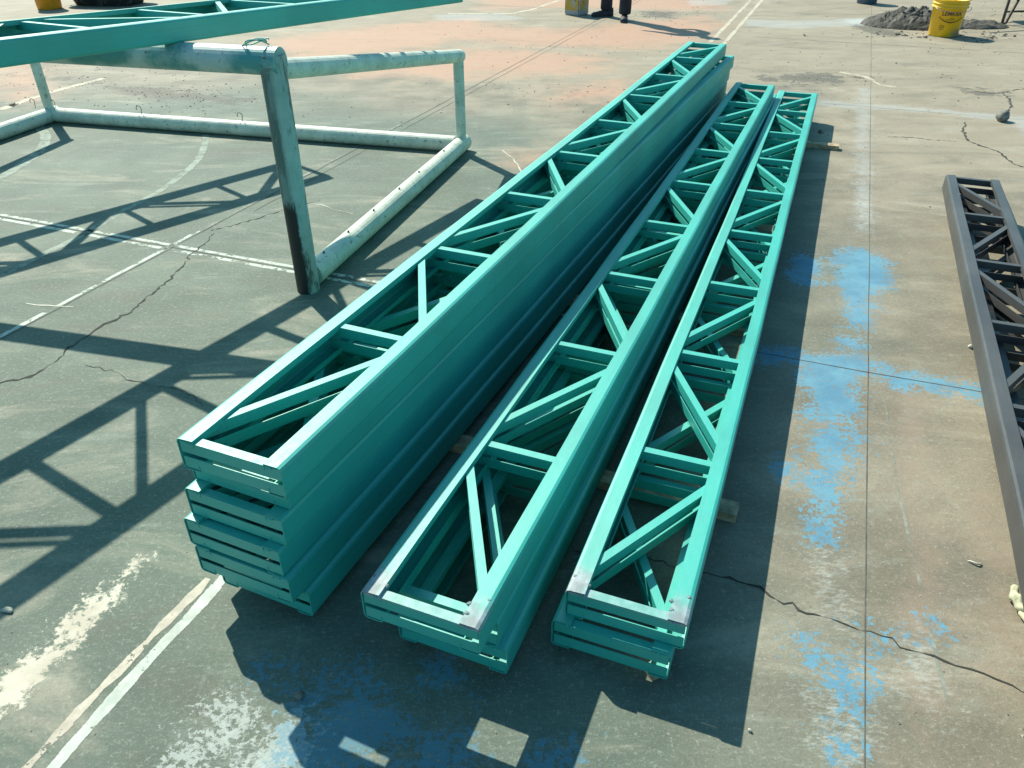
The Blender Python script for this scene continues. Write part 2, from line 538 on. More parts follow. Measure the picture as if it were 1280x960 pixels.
W_WHITE = worn("worn_white_paint", (.52, .57, .50), .53, 9)
W_WHITE2 = worn("near_white_paint", (.54, .58, .51), .60, 11, soft=.02)
W_PEACH2 = worn("near_cream_paint", (.54, .48, .39), .57, 11, soft=.02)
W_FAINT = worn("faint_white_paint", (.36, .37, .31), .47, 6, soft=.14)
W_PEACH = worn("worn_cream_paint", (.66, .58, .47), .56, 7, alt=(.62, .63, .56))
W_CREAM = worn("far_cream_paint", (.55, .48, .36), .60, 5, soft=.1)
W_BLUE = worn("worn_blue_paint", (.10, .30, .47), .60, 7)
W_ARC = worn("pale_arc_paint", (.27, .32, .26), .60, 9, soft=.16)
AL = math.radians(21.28)
CU = Vector((math.sin(AL), math.cos(AL), 0)); CN = Vector((math.cos(AL), -math.sin(AL), 0))


def along(p, s0, s1, dirv, off=0.0):
    o = at(*p) + (CN if dirv is CU else CU) * off
    return [o + dirv * s0, o + dirv * s1]


ZL, ZJ = .0006, .0010
# slab joints
ribbon("slab_joint", along((1085.6, 400), -3.0, 16, CU), .0028, M_JOINT, ZJ, .0008, .25, .2)
ribbon("slab_joint", along((110, 366), -4, 16, CU), .006, M_JOINT, ZJ, .0012, .25, .12)
ribbon("slab_joint", along((700, 55), -5.2, 7, CU), .005, M_JOINT, ZJ, .002, .25, .12)
ribbon("slab_joint", along((280, 321), -5, 2.0, CN), .004, M_JOINT, ZJ, .0015, .25, .12)
ribbon("slab_joint", along((1084, 464.7), -2.2, 5, CN), .003, M_JOINT, ZJ, .0015, .25, .3)
ribbon("slab_joint", along((1088, 134), -1.0, 6, CN), .003, M_JOINT, ZJ, .0015, .25, .3)
ribbon("slab_joint", along((1088, 55), -1.2, 6, CN), .008, M_JOINT, ZJ, .002, .25, .12)
# painted court lines
ribbon("court_line", along((280, 321), -5, 2.0, CN, .022), .030, W_WHITE, ZL, 0, .05, .15)
ribbon("court_line", along((280, 321), -5, 2.0, CN, -.024), .032, W_WHITE, ZL, 0, .05, .15)
ribbon("court_line", along((110, 366), -2, .75, CU, -.022), .030, W_WHITE, ZL, 0, .10, .15)
ribbon("court_line", along((110, 366), .75, 3.2, CU, -.016), .022, W_FAINT, ZL, 0, .15, .15)
ribbon("court_line", [at(28, 965), at(260, 723)], .026, W_PEACH2, ZL, .002, .18, .05)
ribbon("court_line", [at(62, 965), at(160, 853), at(271, 732.5)], .036, W_WHITE2, ZL, .002, .12, .05)
ribbon("court_line", [at(271, 732.5), at(455, 527)], .034, W_WHITE2, ZL, .002, .1, .05)
ribbon("court_line", along((904, 42), -.6, 3.5, CU, -.05), .055, W_CREAM, ZL, 0, .1, .2)
ribbon("court_line", along((910, 42), -1.2, 3.5, CU, .05), .055, W_CREAM, ZL, 0, .1, .2)
ribbon("court_line", [at(925, 21), at(985, 17), at(1060, 9)], .05, W_FAINT, ZL, .004, .2, .2)
ribbon("court_line", [at(560, 17), at(640, 17), at(665, 12), at(700, 0), at(730, -10)], .08, W_CREAM, ZL, .004, .1, .2)
ribbon("court_line", [at(590, 5), at(660, 9), at(720, 11)], .06, W_FAINT, ZL, .004, .1, .2)
ribbon("court_line", [at(640, 24), at(700, 25), at(735, 28)], .06, W_FAINT, ZL, .004, .1, .2)
ribbon("court_line", [at(0, 137), at(60, 116), at(130, 98)], .10, W_CREAM, ZL, .004, .2, .2)
ribbon("court_line", [at(0, 128), at(24, 133), at(50, 152)], .09, W_FAINT, ZL, .004, .2, .2)
# scratch marks on the right side
ribbon("court_line", [at(1104, 490), at(1112, 545), at(1124, 622), at(1145, 710), at(1166, 800), at(1185, 880)], .010, W_FAINT, ZL, .001, .2, .05)
ribbon("court_line", [at(1049, 90), at(1082, 96), at(1100, 106), at(1120, 109)], .05, W_CREAM, ZL, .006, .3, .1)


def arc(pts, w, mat):
    P = [at(*p) for p in pts]
    out = []
    for i in range(len(P) - 1):
        p0, p1, p2, p3 = P[max(i - 1, 0)], P[i], P[i + 1], P[min(i + 2, len(P) - 1)]
        for j in range(6):
            t = j / 6
            out.append(.5 * ((2 * p1) + (-p0 + p2) * t + (2 * p0 - 5 * p1 + 4 * p2 - p3) * t * t + (-p0 + 3 * p1 - 3 * p2 + p3) * t ** 3))
    out.append(P[-1])
    ribbon("court_line", out, w, mat, ZL, 0, .03)


arc([(48, 158), (57, 170), (52, 185), (36, 200), (0, 222), (-60, 250)], .085, W_ARC)
arc([(258, 168), (255, 184), (247, 200), (229, 217), (197, 240), (153, 264), (110, 290), (60, 315), (0, 345)], .055, W_ARC)

# cracks
CR = [
    ([(268, 292), (255, 306), (240.7, 316), (229.7, 331.6), (218.8, 342.5), (210, 351), (195.8, 363), (181.6, 373), (164, 390.6), (144, 400.5), (124.7, 409), (113.8, 417), (96.3, 427.8), (80, 441), (66.7, 454), (37.5, 471), (0, 479), (-40, 492)], .0062),
    ([(264, 288), (296.6, 280.6), (329, 270.8), (353, 263), (400, 250)], .005),
    ([(107, 457), (142.5, 465), (170, 477), (190, 481), (221.6, 487), (245, 497), (253, 509)], .002),
    ([(706, 682), (723, 690), (760, 697), (818, 701), (837, 708), (882, 716), (912, 722), (932.7, 730), (950.5, 734), (962, 745), (978.7, 755), (998, 763), (1027.7, 770.6), (1048, 777), (1075, 788), (1102, 795), (1137.5, 813), (1167, 820), (1194, 832), (1215, 837), (1244, 848.7), (1265, 856.7), (1290, 866)], .0030),
    ([(1205.6, 153), (1203.4, 165), (1210, 176), (1227.5, 183), (1247, 189), (1258, 198), (1269, 206), (1285, 210)], .010),
    ([(1219, 114), (1240, 117), (1252, 116), (1262, 124), (1264, 132), (1260, 140)], .010),
    ([(1110, 171), (1140, 172), (1165, 175), (1195, 177)], .005),
    ([(1252, 116), (1270, 112), (1290, 110)], .008),
]
for pts, w in CR:
    ribbon("pavement_crack", [at(*p) for p in pts], w, M_CRACK, ZJ + .0004, .0055, .75, .018)
M_EFF = simple("crack_salt", (.50, .49, .42), .9, .2, 30)
for pts, w in [([(384, 254), (402, 256), (416, 262), (441, 267)], .006), ([(628, 188), (640, 197), (648, 208), (653, 216)], .008), ([(33, 379.5), (60, 382), (92, 384)], .006)]:
    ribbon("pavement_crack", [at(*p) for p in pts], w, M_EFF, ZJ + .0004, .003, .4, .04)

# ------------------------------------------------------------------ steel lattice trusses
FL, SK = .040, .0022                         # chord flange, sheet thickness
MW = .0225                                   # web member flange
I4 = Matrix.Identity(4)


def chord_path(side, W):
    """C section lying open towards the middle of the truss; web outside"""
    r = .0075
    pts = [(FL, TH - .013), (FL, TH), (r, TH), (r * .3, TH - r * .3), (0, TH - r), (0, r), (r * .3, r * .3), (r, 0), (FL, 0), (FL, .013)]
    return [(-y, z) for y, z in pts] if side == 0 else [(-(W - y), z) for y, z in pts]


def chord_mesh(side, W, L):
    mb = MB()
    p = chord_path(side, W)
    # thickness has to go inwards
    N = 40
    for i in range(N):
        mb.sheet(p if side == 0 else list(reversed(p)), SK, L * i / N, L * (i + 1) / N, I4)
    me = mb.mesh("chord", False)
    bm = bmesh.new(); bm.from_mesh(me)
    bmesh.ops.remove_doubles(bm, verts=bm.verts, dist=.0002)
    # drop the inner caps left between the segments
    cut = [f for f in bm.faces if abs(f.normal.x) > .98 and .01 < f.calc_center_median().x < L - .01]
    bmesh.ops.delete(bm, geom=cut, context='FACES')
    bmesh.ops.recalc_face_normals(bm, faces=bm.faces)
    for v in bm.verts:
        x = v.co.x
        v.co.y += .0016 * math.sin(x * 1.9 + side * 2.1) + .0007 * math.sin(x * 7.3 + side)
        v.co.z += .0005 * math.sin(x * 3.1 + 1 + side)
    bm.to_mesh(me); bm.free()
    return me


def member_mb(a, b, w=MW, trim=0.0):
    """pair of angles, one above the other with a slot between their lips; lip on the near side"""
    a, b = Vector((a[0], a[1], 0)), Vector((b[0], b[1], 0))
    d = (b - a); L = d.length; d.normalize()
    nrm = Vector((-d.y, d.x, 0))
    if nrm.x > 0: nrm = -nrm                 # points to the near end of the truss
    # local frame: x along member, y away from the near side, z up
    m = Matrix(((d.x, -nrm.x, 0, a.x + nrm.x * w / 2), (d.y, -nrm.y, 0, a.y + nrm.y * w / 2), (0, 0, 1, 0), (0, 0, 0, 1)))
    mb = MB(); g = .003; hl = .0295
    mb.sheet([(0, TH - g - hl), (0, TH - g), (w, TH - g)], -SK, trim, L - trim, m)
    mb.sheet([(w, g), (0, g), (0, g + hl)], -SK, trim, L - trim, m)
    rr = random.Random(len(mb.v) + int(L * 1000) + int(abs(a.y) * 1000))
    for xe in (FL - .012, L - FL + .012):
        for q in range(4):
            cx, cy = xe + rr.uniform(-.006, .006), w * (q + .3) / 4 + rr.uniform(-.002, .002)
            R = rr.uniform(.0035, .0060)
            top = m @ Vector((cx, cy, TH - g + R * .55))
            ring = [m @ Vector((cx + R * 1.3 * math.cos(t), cy + R * math.sin(t), TH - g - .001)) for t in (0, 1.05, 2.09, 3.14, 4.19, 5.24)]
            mb.add(ring + [top], [(j, (j + 1) % 6, 6) for j in range(6)])
    return mb


_mesh_cache = {}


def truss_meshes(W, L, n, flip):
    key = (W, L, n)
    if key in _mesh_cache: return _mesh_cache[key]
    p = L / n
    D = {"chord": [chord_mesh(0, W, L), chord_mesh(1, W, L)]}
    e = SK + .0015
    D["end_bar"] = [member_mb((MW / 2 + .0015, -e), (MW / 2 + .0015, -W + e)).mesh("end_bar"),
                    member_mb((L - MW / 2 - .0015, -e), (L - MW / 2 - .0015, -W + e)).mesh("end_bar")]
    D["cross_bar"] = [member_mb((0, -e), (0, -W + e)).mesh("cross_bar")]
    y0, y1 = -.012, -W + .012
    sx = .060
    D["diagonal_a"] = member_mb((sx, y0), (p - sx, y1), MW * .95).mesh("diagonal_bar")
    D["diagonal_b"] = member_mb((sx, y1), (p - sx, y0), MW * .95).mesh("diagonal_bar")
    D["p"] = p; D["n"] = n; D["flip"] = flip
    _mesh_cache[key] = D
    return D


def weld_blob(parent, x, y, z, r=.007, mat=None):
    bm = bmesh.new()
    bmesh.ops.create_icosphere(bm, subdivisions=2, radius=r)
    for v in bm.verts:
        v.co *= 1 + random.uniform(-.25, .25)
        v.co.z *= .55
    me = bpy.data.meshes.new("weld_bead"); bm.to_mesh(me); bm.free()
    o = link("weld_bead", me, mat or M_WELD, parent, True)
    o.location = (x, y, z)
    return o


def make_truss(label, loc, az, W=WID, L=LEN, n=NP, flip=False, mat=None, group=None, hot=False, frame=None, shift=0.0):
    mat = mat or M_TEAL
    D = truss_meshes(W, L, n, flip)
    t = empty("roof_truss", loc, math.pi / 2 - az)
    if frame is not None:
        t.rotation_euler = frame.to_euler()
    tag(t, label, "truss", group)

    def part(name, me, m=mat, x=0.0):
        o = bpy.data.objects.new(name, me)
        if not me.materials: me.materials.append(mat)
        COL.objects.link(o); o.parent = t; o.location.x = x
        if m is not me.materials[0]:
            o.material_slots[0].link = 'OBJECT'; o.material_slots[0].material = m
        return o
    hm = M_BURN if hot else mat
    for me in D["chord"]: part("chord", me, hm)
    part("end_bar", D["end_bar"][0], hm); part("end_bar", D["end_bar"][1])
    for i in range(1, n): part("cross_bar", D["cross_bar"][0], mat, i * D["p"] + shift)
    for i in range(n if not shift else n - 1):
        part("diagonal_bar", D["diagonal_a"] if (i % 2 == 0) != flip else D["diagonal_b"], mat, i * D["p"] + shift)
    if hot:
        for (x, y) in ((.030, -.040), (.028, -W + .040), (.046, -.006), (.075, -W + .012), (.052, -W + .045)):
            weld_blob(t, x, y, TH + .001, random.uniform(.004, .007))
    return t


BASE = .030
GT = "teal trusses stacked on the court"


def put(o, az, du, dv, z):
    u = Vector((math.sin(az), math.cos(az), 0)); v = Vector((u.y, -u.x, 0))
    p = Vector((o[0], o[1], 0)) + u * du + v * dv
    return (p.x, p.y, z)


ORD = ["topmost", "second from the top", "third from the top", "fourth from the top", "fifth from the top", "lowest"]
# the tall stack of six
A1, O1 = .4016, (-.7083, 1.3096)
S1 = [(0, 0, 0), (.045, -.034, .0185), (.012, -.036, .0165), (-.006, -.046, .0175), (-.010, -.033, .0160), (.030, -.020, .0150)]
for i, (du, dv, da) in enumerate(S1):
    z = BASE + (5 - i) * (TH + .0022)
    lab = ["teal lattice truss, topmost of the tall left stack, its ladder of bars in full sun",
           "teal lattice truss set back under the topmost one of the tall left stack",
           "teal lattice truss, third from the top of the tall left stack",
           "teal lattice truss sticking out farthest left, fourth from the top of the tall left stack",
           "teal lattice truss, second from the bottom of the tall left stack",
           "teal lattice truss lying lowest in the tall left stack, set in to the right"][i]
    make_truss(lab, put(O1, A1, du, dv, z), A1 + da, group=GT, flip=False if i in (0, 2, 3, 5) else True)
# the middle stack of three
A2, O2 = .3872, (-.3116, 1.1046)
S2 = [(0, 0, 0), (.092, .000, .004), (.088, .022, .000)]
for i, (du, dv, da) in enumerate(S2):
    lab = ["teal lattice truss with heat-greyed near corners, topmost of the middle stack",
           "teal lattice truss shifted to the right, second in the middle stack of three",
           "teal lattice truss at the bottom of the middle stack of three"][i]
    make_truss(lab, put(O2, A2, du, dv, BASE + (2 - i) * (TH + .0022)), A2 + da, group=GT, flip=True, hot=(i == 0))
# the right stack of two
A3, O3 = .3701, (.1182, 1.1761)
S3 = [(0, 0, 0), (-.025, -.021, .004)]
for i, (du, dv, da) in enumerate(S3):
    lab = ["teal lattice truss with scorched near corners, upper of the two in the right stack",
           "teal lattice truss under another, lower of the two in the right stack"][i]
    make_truss(lab, put(O3, A3, du, dv, BASE + (1 - i) * (TH + .0022)), A3 + da, group=GT, flip=(i == 1), hot=(i == 0))
# dark primed trusses at the right edge
A4 = math.radians(21.7)
far_left = at(1182.7, 219, BASE + 2 * TH)
u4 = Vector((math.sin(A4), math.cos(A4), 0))
o4 = far_left - u4 * LEN
make_truss("dark grey primed truss at the right edge, the upper of two", (o4.x, o4.y, BASE + TH + .0022), A4, W=.246, flip=True, mat=M_DARK, group="dark grey trusses at the right edge")
p = put((o4.x, o4.y), A4, -.05, .075, BASE)
make_truss("dark grey primed truss under another at the right edge", p, A4 - .004, W=.246, flip=True, mat=M_DARK, group="dark grey trusses at the right edge")

# ------------------------------------------------------------------ small football goal used as a trestle
kg = NT("weathered_goal_paint")
n1 = kg.noise(9, 6, .65); n2 = kg.noise(34, 6, .7)
cg = kg.mix(kg.step(n1, .3, .72), (.46, .50, .42), (.66, .69, .59))
cg = kg.mix(kg.math('MULTIPLY', kg.step(kg.noise(3.2, 5, .6), .55, .72), .4), cg, (.32, .45, .40))
cg = kg.mix(kg.math('MULTIPLY', kg.step(n2, .57, .66), .8), cg, (.12, .13, .105))
cg = kg.mix(kg.math('MULTIPLY', kg.step(kg.noise(70, 4, .7), .62, .70), .6), cg, (.20, .17, .13))
kg.set(cg, .55)
kg.bump(n2, .15, .003)
M_GOAL = kg.m

kp = NT("goal_post_old_paint")
xz = kp.xyz()
n1 = kp.noise(8, 6, .65); n2 = kp.noise(30, 6, .7); n3 = kp.noise(14, 6, .72, kp.mapped((1, 1, .22)))
cp = kp.mix(kp.step(n1, .3, .7), (.26, .34, .32), (.40, .47, .44))
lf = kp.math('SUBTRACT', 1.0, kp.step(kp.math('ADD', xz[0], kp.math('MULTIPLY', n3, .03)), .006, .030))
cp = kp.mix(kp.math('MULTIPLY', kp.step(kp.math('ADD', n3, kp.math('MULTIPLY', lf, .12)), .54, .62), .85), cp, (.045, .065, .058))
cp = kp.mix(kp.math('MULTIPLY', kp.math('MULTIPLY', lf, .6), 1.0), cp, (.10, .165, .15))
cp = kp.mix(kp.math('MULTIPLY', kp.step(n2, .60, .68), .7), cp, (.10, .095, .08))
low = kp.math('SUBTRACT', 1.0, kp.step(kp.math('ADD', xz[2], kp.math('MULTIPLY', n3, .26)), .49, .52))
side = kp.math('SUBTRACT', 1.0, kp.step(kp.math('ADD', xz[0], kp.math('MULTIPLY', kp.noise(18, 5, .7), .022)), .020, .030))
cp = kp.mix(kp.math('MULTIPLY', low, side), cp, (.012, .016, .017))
kp.set(cp, .5)
kp.bump(n2, .2, .003)
M_POST = kp.m

kc = NT("goal_bar_oversprayed")
xo = kc.xyz()
n1 = kc.noise(7, 6, .65); n2 = kc.noise(30, 6, .7)
cc = kc.mix(kc.step(n1, .3, .7), (.36, .45, .43), (.52, .58, .55))
cc = kc.mix(kc.math('MULTIPLY', kc.step(kc.noise(4, 5, .6), .44, .60), .85), cc, (.02, .25, .24))
cc = kc.mix(kc.math('MULTIPLY', kc.step(n2, .58, .68), .75), cc, (.09, .10, .085))
kc.set(cc, .42)
M_BAR = kc.m

GP = at(386, 362); GP.z = 0                          # right front post
RR = at(577, 190); RR.z = 0                          # right rear corner
RL = at(67, 152); RL.z = 0                           # left rear corner
LP = GP + (RL - RR)                                  # left front post
gdir = (RL - RR).normalized()
goal = empty("football_goal", GP)
tag(goal, "weathered pale green tube goal frame with trusses laid across its crossbar", "goal")
HB = .978                                            # top of the crossbar
RB_, RP_, RG_ = .050, .048, .050


def gl(p): return Vector(p) - GP


mb = MB()
zc = HB - RB_
a = gl(GP + gdir * -.035); b = gl(LP + gdir * .035)
mb.tube([a + Vector((0, 0, zc)), b + Vector((0, 0, zc))], RB_, 24)
mb.build("crossbar", M_BAR, goal, False)
for base, nm in ((GP, 0), (LP, 1)):
    mb = MB(); mb.tube([gl(base) + Vector((0, 0, .0)), gl(base) + Vector((0, 0, HB - .028))], RP_, 24)
    o = mb.build("post", M_POST, goal)
    o.data.transform(Matrix.Translation(-gl(base))); o.location = gl(base)
for front, rear in ((GP, RR), (LP, RL)):
    mb = MB(); d = (gl(rear) - gl(front)).normalized()
    mb.tube([gl(front) + d * .045 + Vector((0, 0, RG_)), gl(rear) + d * .06 + Vector((0, 0, RG_))], RG_, 24)
    mb.build("ground_bar", M_GOAL, goal)
    mb = MB()
    mb.tube([gl(rear) + Vector((0, 0, RG_ * 1.8)), gl(rear) + Vector((0, 0, .585))], .033, 20)
    mb.build("rear_post", M_GOAL, goal)
    mb = MB()
    mb.tube([gl(front) + d * .035 + Vector((0, 0, HB - .085)), gl(rear) + d * .03 + Vector((0, 0, .575))], .038, 20)
    mb.build("side_bar", M_GOAL, goal)
mb = MB(); mb.tube([gl(RR) + gdir * .04 + Vector((0, 0, RG_)), gl(RL) - gdir * .03 + Vector((0, 0, RG_ + .002))], RG_ * .98, 24)
mb.build("ground_bar", M_GOAL, goal)
M_HOOK = simple("rusty_hook", (.07, .055, .04), .7, .4, 40)


def hook(p, dirv, r=.020):
    mb = MB()
    pts = []
    for i in range(10):
        t = -.6 + i * .52
        pts.append(Vector(p) + Vector(dirv) * (r * math.cos(t) - r * .5) + Vector((0, 0, .018 + r + r * math.sin(t))))
    mb.tube([Vector(p) - Vector((0, 0, .006))] + pts[:9], .0024, 6)
    mb.build("net_hook", M_HOOK, goal, True)


ru = (RR - RL).normalized()
for px, py in ((53, 130), (83, 130), (190, 137), (305, 150)):
    t = (at(px, py, .1) - RL).dot(ru)
    q = gl(RL + ru * t) + Vector((0, 0, 2 * RG_ - .004)); hook(q, ru)
sd = (GP - RR).normalized(); SLEN = (GP - RR).length
mb_ = None
for t in (.16, .36, .50, .66, .80, .92):
    q = gl(RR + sd * SLEN * t) + Vector((0, 0, 2 * RG_ - .002))
    mb = MB(); mb.tube([q, q + Vector((.004, .002, .010))], .0045, 6); mb.build("net_hook", M_HOOK, goal, True)
# wire tied round the corner of the crossbar
mb = MB()
cpt = gl(GP + gdir * .06) + Vector((0, 0, HB))
for k in range(2):
    mb.tube([cpt + Vector((.045 * math.cos(t) + .01 * k, .02 * math.sin(t), .012 + .012 * math.sin(t * 1.5 + k))) for t in np.linspace(0, 6.1, 14)], .0025, 6)
mb.build("tie_wire", M_TEAL, goal, True)

# the two wide trusses resting on the goal
az5, pi5, ro5 = .5694, -.0309, .0274
u5 = Vector((math.sin(az5) * math.cos(pi5), math.cos(az5) * math.cos(pi5), math.sin(pi5)))
v50 = Vector((math.cos(az5), -math.sin(az5), 0)); w50 = v50.cross(u5)
v5 = math.cos(ro5) * v50 + math.sin(ro5) * w50
w5 = v5.cross(u5)
if w5.z < 0: w5 = -w5
o5e = Vector((-.2626, 4.6388, .9225))                # right-hand end of the near chord
L5, W5 = .4835 * 10, .527
o5 = o5e - u5 * L5 - v5 * W5
fr5 = Matrix((u5, -v5, w5)).transposed()
make_truss("wide teal truss lying across the goal crossbar, its end sticking out to the right", o5, az5, W=W5, L=L5, n=10, flip=True, group="wide trusses laid over the goal", frame=fr5, shift=.4835 - .164)
az6 = .741
o6e = Vector((-1.640, 5.385, 0)); u6 = Vector((math.sin(az6), math.cos(az6), 0)); v6 = Vector((u6.y, -u6.x, 0))
W6 = .42
o6 = o6e - u6 * L5 - v6 * W6
make_truss("teal truss on the goal just above the picture, seen by its shadow", (o6.x, o6.y, HB + .001), az6, W=W6, L=L5, n=9, flip=True, group="wide trusses laid over the goal")
# trestle out of the picture carrying their other ends
q5 = o5e - u5 * 4.6; q6 = o6e - u6 * 4.6; q6.z = HB
td = (q6 - q5).normalized()
mid5 = (q5 + q6) / 2
trestle = empty("trestle", (mid5.x, mid5.y, 0))
tag(trestle, "low steel trestle carrying the left ends of the two wide trusses", "trestle")
hl_ = (q6 - q5).length / 2 + .7
ang = math.atan2(td.y, td.x)
Rm = Matrix.Rotation(ang, 4, 'Z')
mb = MB(); mb.tube([Vector((0, 0, mid5.z - .03)) - td * hl_, Vector((0, 0, mid5.z - .03)) + td * hl_], .028, 16)
mb.build("beam", M_DARK, trestle)
for sx in (-1, 1):
    for sy in (-1, 1):
        mb = MB(); mb.tube([Rm @ Vector((sx * (hl_ - .1), sy * .28, 0)), Rm @ Vector((sx * (hl_ - .12), sy * .02, mid5.z - .03 + sx * td.z * hl_ - .03))], .022, 12)
        mb.build("leg", M_DARK, trestle)

# ------------------------------------------------------------------ timber battens under the stacks
def batten(p0, p1, label, w=.058, h=BASE - .0015):
    p0, p1 = Vector(p0), Vector(p1)
    d = p1 - p0; L = d.length; a = math.atan2(d.y, d.x)
    bm = bmesh.new()
    N = 14
    for i in range(N + 1):
        x = L * i / N
        for (y, z) in ((-w / 2, 0), (w / 2, 0), (w / 2, h), (-w / 2, h)):
            jz = -abs(random.gauss(0, .0008)) if z > 0 else .0
            bm.verts.new((x, y + random.gauss(0, .0012), z + jz + .0005))
    bm.verts.ensure_lookup_table()
    for i in range(N):
        for k in range(4):
            bm.faces.new([bm.verts[i * 4 + k], bm.verts[i * 4 + (k + 1) % 4], bm.verts[(i + 1) * 4 + (k + 1) % 4], bm.verts[(i + 1) * 4 + k]])
    bm.faces.new([bm.verts[k] for k in (0, 1, 2, 3)]); bm.faces.new([bm.verts[N * 4 + k] for k in (3, 2, 1, 0)])
    bmesh.ops.recalc_face_normals(bm, faces=bm.faces)
    me = bpy.data.meshes.new("timber_batten"); bm.to_mesh(me); bm.free()
    o = link("timber_batten", me, M_WOOD)
    o.location = (p0.x, p0.y, 0); o.rotation_euler = (0, 0, a)
    tag(o, label, "batten", "battens under the truss stacks")


pn = at(921, 646); bx = Vector((math.cos(math.radians(-22)), math.sin(math.radians(-22)), 0))
batten(pn - bx * 1.55, pn, "timber batten under the stacks at their near ends, its end sticking out on the right")
pm = at(945, 420); batten(pm - bx * 1.45, pm, "timber batten under the middle of the stacks, glimpsed between the bars")
pf = at(1048, 187); batten(pf - bx * 1.15, pf, "timber batten under the far ends, its sunlit tip beyond the shadow")
o = MB().box((-.02, -.015, .0005), (.02, .015, BASE - .003)).build("timber_wedge", M_WOOD)
pw = at(820, 846); o.location = (pw.x, pw.y + .01, 0); o.rotation_euler = (0, 0, .5)
tag(o, "small wood wedge under the near corner of the right stack", "wedge")


# ------------------------------------------------------------------ stones, crumbs, scraps
def stone(name, loc, size, mat, label=None, cat=None, kind=None, sub=3):
    bm = bmesh.new()
    bmesh.ops.create_icosphere(bm, subdivisions=sub, radius=1)
    for v in bm.verts:
        f = 1 + .18 * math.sin(3.1 * v.co.x + size[0] * 99) * math.cos(2.7 * v.co.y + 1) + random.uniform(-.05, .05)
        v.co *= f
    for v in bm.verts: v.co = Vector((v.co.x * size[0], v.co.y * size[1], v.co.z * size[2]))
    me = bpy.data.meshes.new(name); bm.to_mesh(me); bm.free()
    o = link(name, me, mat, None, True)
    o.location = (loc[0], loc[1], size[2] * .8); o.rotation_euler = (0, 0, random.uniform(0, 6))
    if label: tag(o, label, cat)
    return o


M_ROCK = simple("grey_rock", (.17, .165, .145), .9, .4, 30, 0, .6)
M_PALE = simple("pale_stone", (.50, .48, .40), .85, .25, 30, 0, .3)
stone("rock", at(1251, 151), (.052, .042, .042), M_ROCK, "lumpy grey rock lying alone on the court at the right edge", "rock")
stone("pebble", at(374, 871), (.011, .010, .010), M_ROCK, "round grey pebble in the shadow in front of the tall stack", "pebble")
stone("pebble", at(10, 764), (.016, .008, .006), M_PALE, "flat pale pebble at the left edge of the court", "pebble")
stone("pebble", at(937, 914), (.004, .004, .004), M_PALE, "tiny white pebble at the corner of the right stack's shadow", "pebble")
stone("pebble", at(1213, 435), (.010, .010, .008), M_PALE, "tiny pale pebble beside the dark truss", "pebble")
stone("pebble", at(1026, 166), (.018, .02, .012), M_ROCK, "small dark pebble at the edge of the far shadow", "pebble")
# curled scrap
mb = MB()
sp = at(1218, 704)
mb.tube([sp + Vector((-.016 + .032 * t, .006 * math.cos(t * 5) - .004 * t, .003 + .003 * math.sin(t * 3))) for t in np.linspace(0, 1, 8)], [.001, .002, .0025, .003, .003, .0025, .002, .001], 6)
tag(mb.build("paper_scrap", M_PALE, None, True), "small curled white scrap on the court left of the dark truss", "scrap")

# loose dirt crumbs of the far court: nobody could count them
mb = MB()


def crumb(p, r):
    a = random.uniform(0, 6); q = [(math.cos(a + k * 2.1) * r * random.uniform(.7, 1.2), math.sin(a + k * 2.1) * r * random.uniform(.7, 1.2)) for k in range(3)]
    h = r * random.uniform(.25, .6)
    mb.add([(p.x + x, p.y + y, .0004) for x, y in q] + [(p.x + random.uniform(-.3, .3) * r, p.y, .0004 + h)], [(0, 1, 3), (1, 2, 3), (2, 0, 3)])


for (cx, cy, sx, sy, n, r0) in [(230, 120, 60, 12, 170, .013), (120, 92, 90, 12, 90, .012), (440, 135, 60, 18, 40, .012), (700, 115, 45, 12, 30, .014), (650, 80, 120, 30, 60, .012), (1045, 98, 35, 12, 60, .014), (830, 18, 40, 6, 90, .016), (1180, 60, 90, 30, 70, .014), (1050, 60, 150, 40, 70, .012), (600, 60, 160, 40, 60, .012), (1110, 160, 90, 60, 40, .009), (60, 110, 60, 20, 60, .014), (1240, 30, 40, 20, 90, .02), (1160, 44, 60, 3, 60, .035), (1230, 46, 18, 3, 30, .03), (760, 40, 200, 25, 120, .014), (1100, 110, 120, 50, 90, .010)]:
    for _ in range(n):
        p = at(random.gauss(cx, sx), max(-20, random.gauss(cy, sy)))
        crumb(p, r0 * random.uniform(.25, .9))
for _ in range(130):
    crumb(at(random.uniform(-20, 1300), random.uniform(180, 960)), random.uniform(.0012, .0032))
M_CRUMB = simple("dirt_crumbs", (.085, .075, .055), .95, .4, 20)
tag(mb.build("dirt_crumbs", M_CRUMB), "dark crumbs of dirt and gravel scattered over the far court", "debris", kind="stuff")
mb = MB()
for (cx, cy, sx, sy, n) in [(110, 580, 40, 30, 60), (330, 300, 30, 20, 40), (200, 380, 120, 50, 50), (1150, 600, 80, 140, 60)]:
    for _ in range(n):
        crumb(at(random.gauss(cx, sx), random.gauss(cy, sy)), random.uniform(.0012, .0035))
tag(mb.build("paint_flakes", M_PALE), "pale flakes of paint and grit scattered on the court", "debris", kind="stuff")


# ------------------------------------------------------------------ cream glove beside the dark truss
def glove():
    bm = bmesh.new()
    bmesh.ops.create_icosphere(bm, subdivisions=4, radius=1)
    for v in bm.verts:
        x, y, z = v.co
        w = 1 + .16 * math.sin(9 * y + 2 * x) + .10 * math.sin(15 * y - 5 * x + 1) * z
        bend = .018 * (y * y)
        v.co = Vector((x * .015 * w * (1 - .15 * y) + bend, y * .060, (z * .014 + .003 * math.sin(11 * y)) * w))
    me = bpy.data.meshes.new("palm"); bm.to_mesh(me); bm.free()
    return me


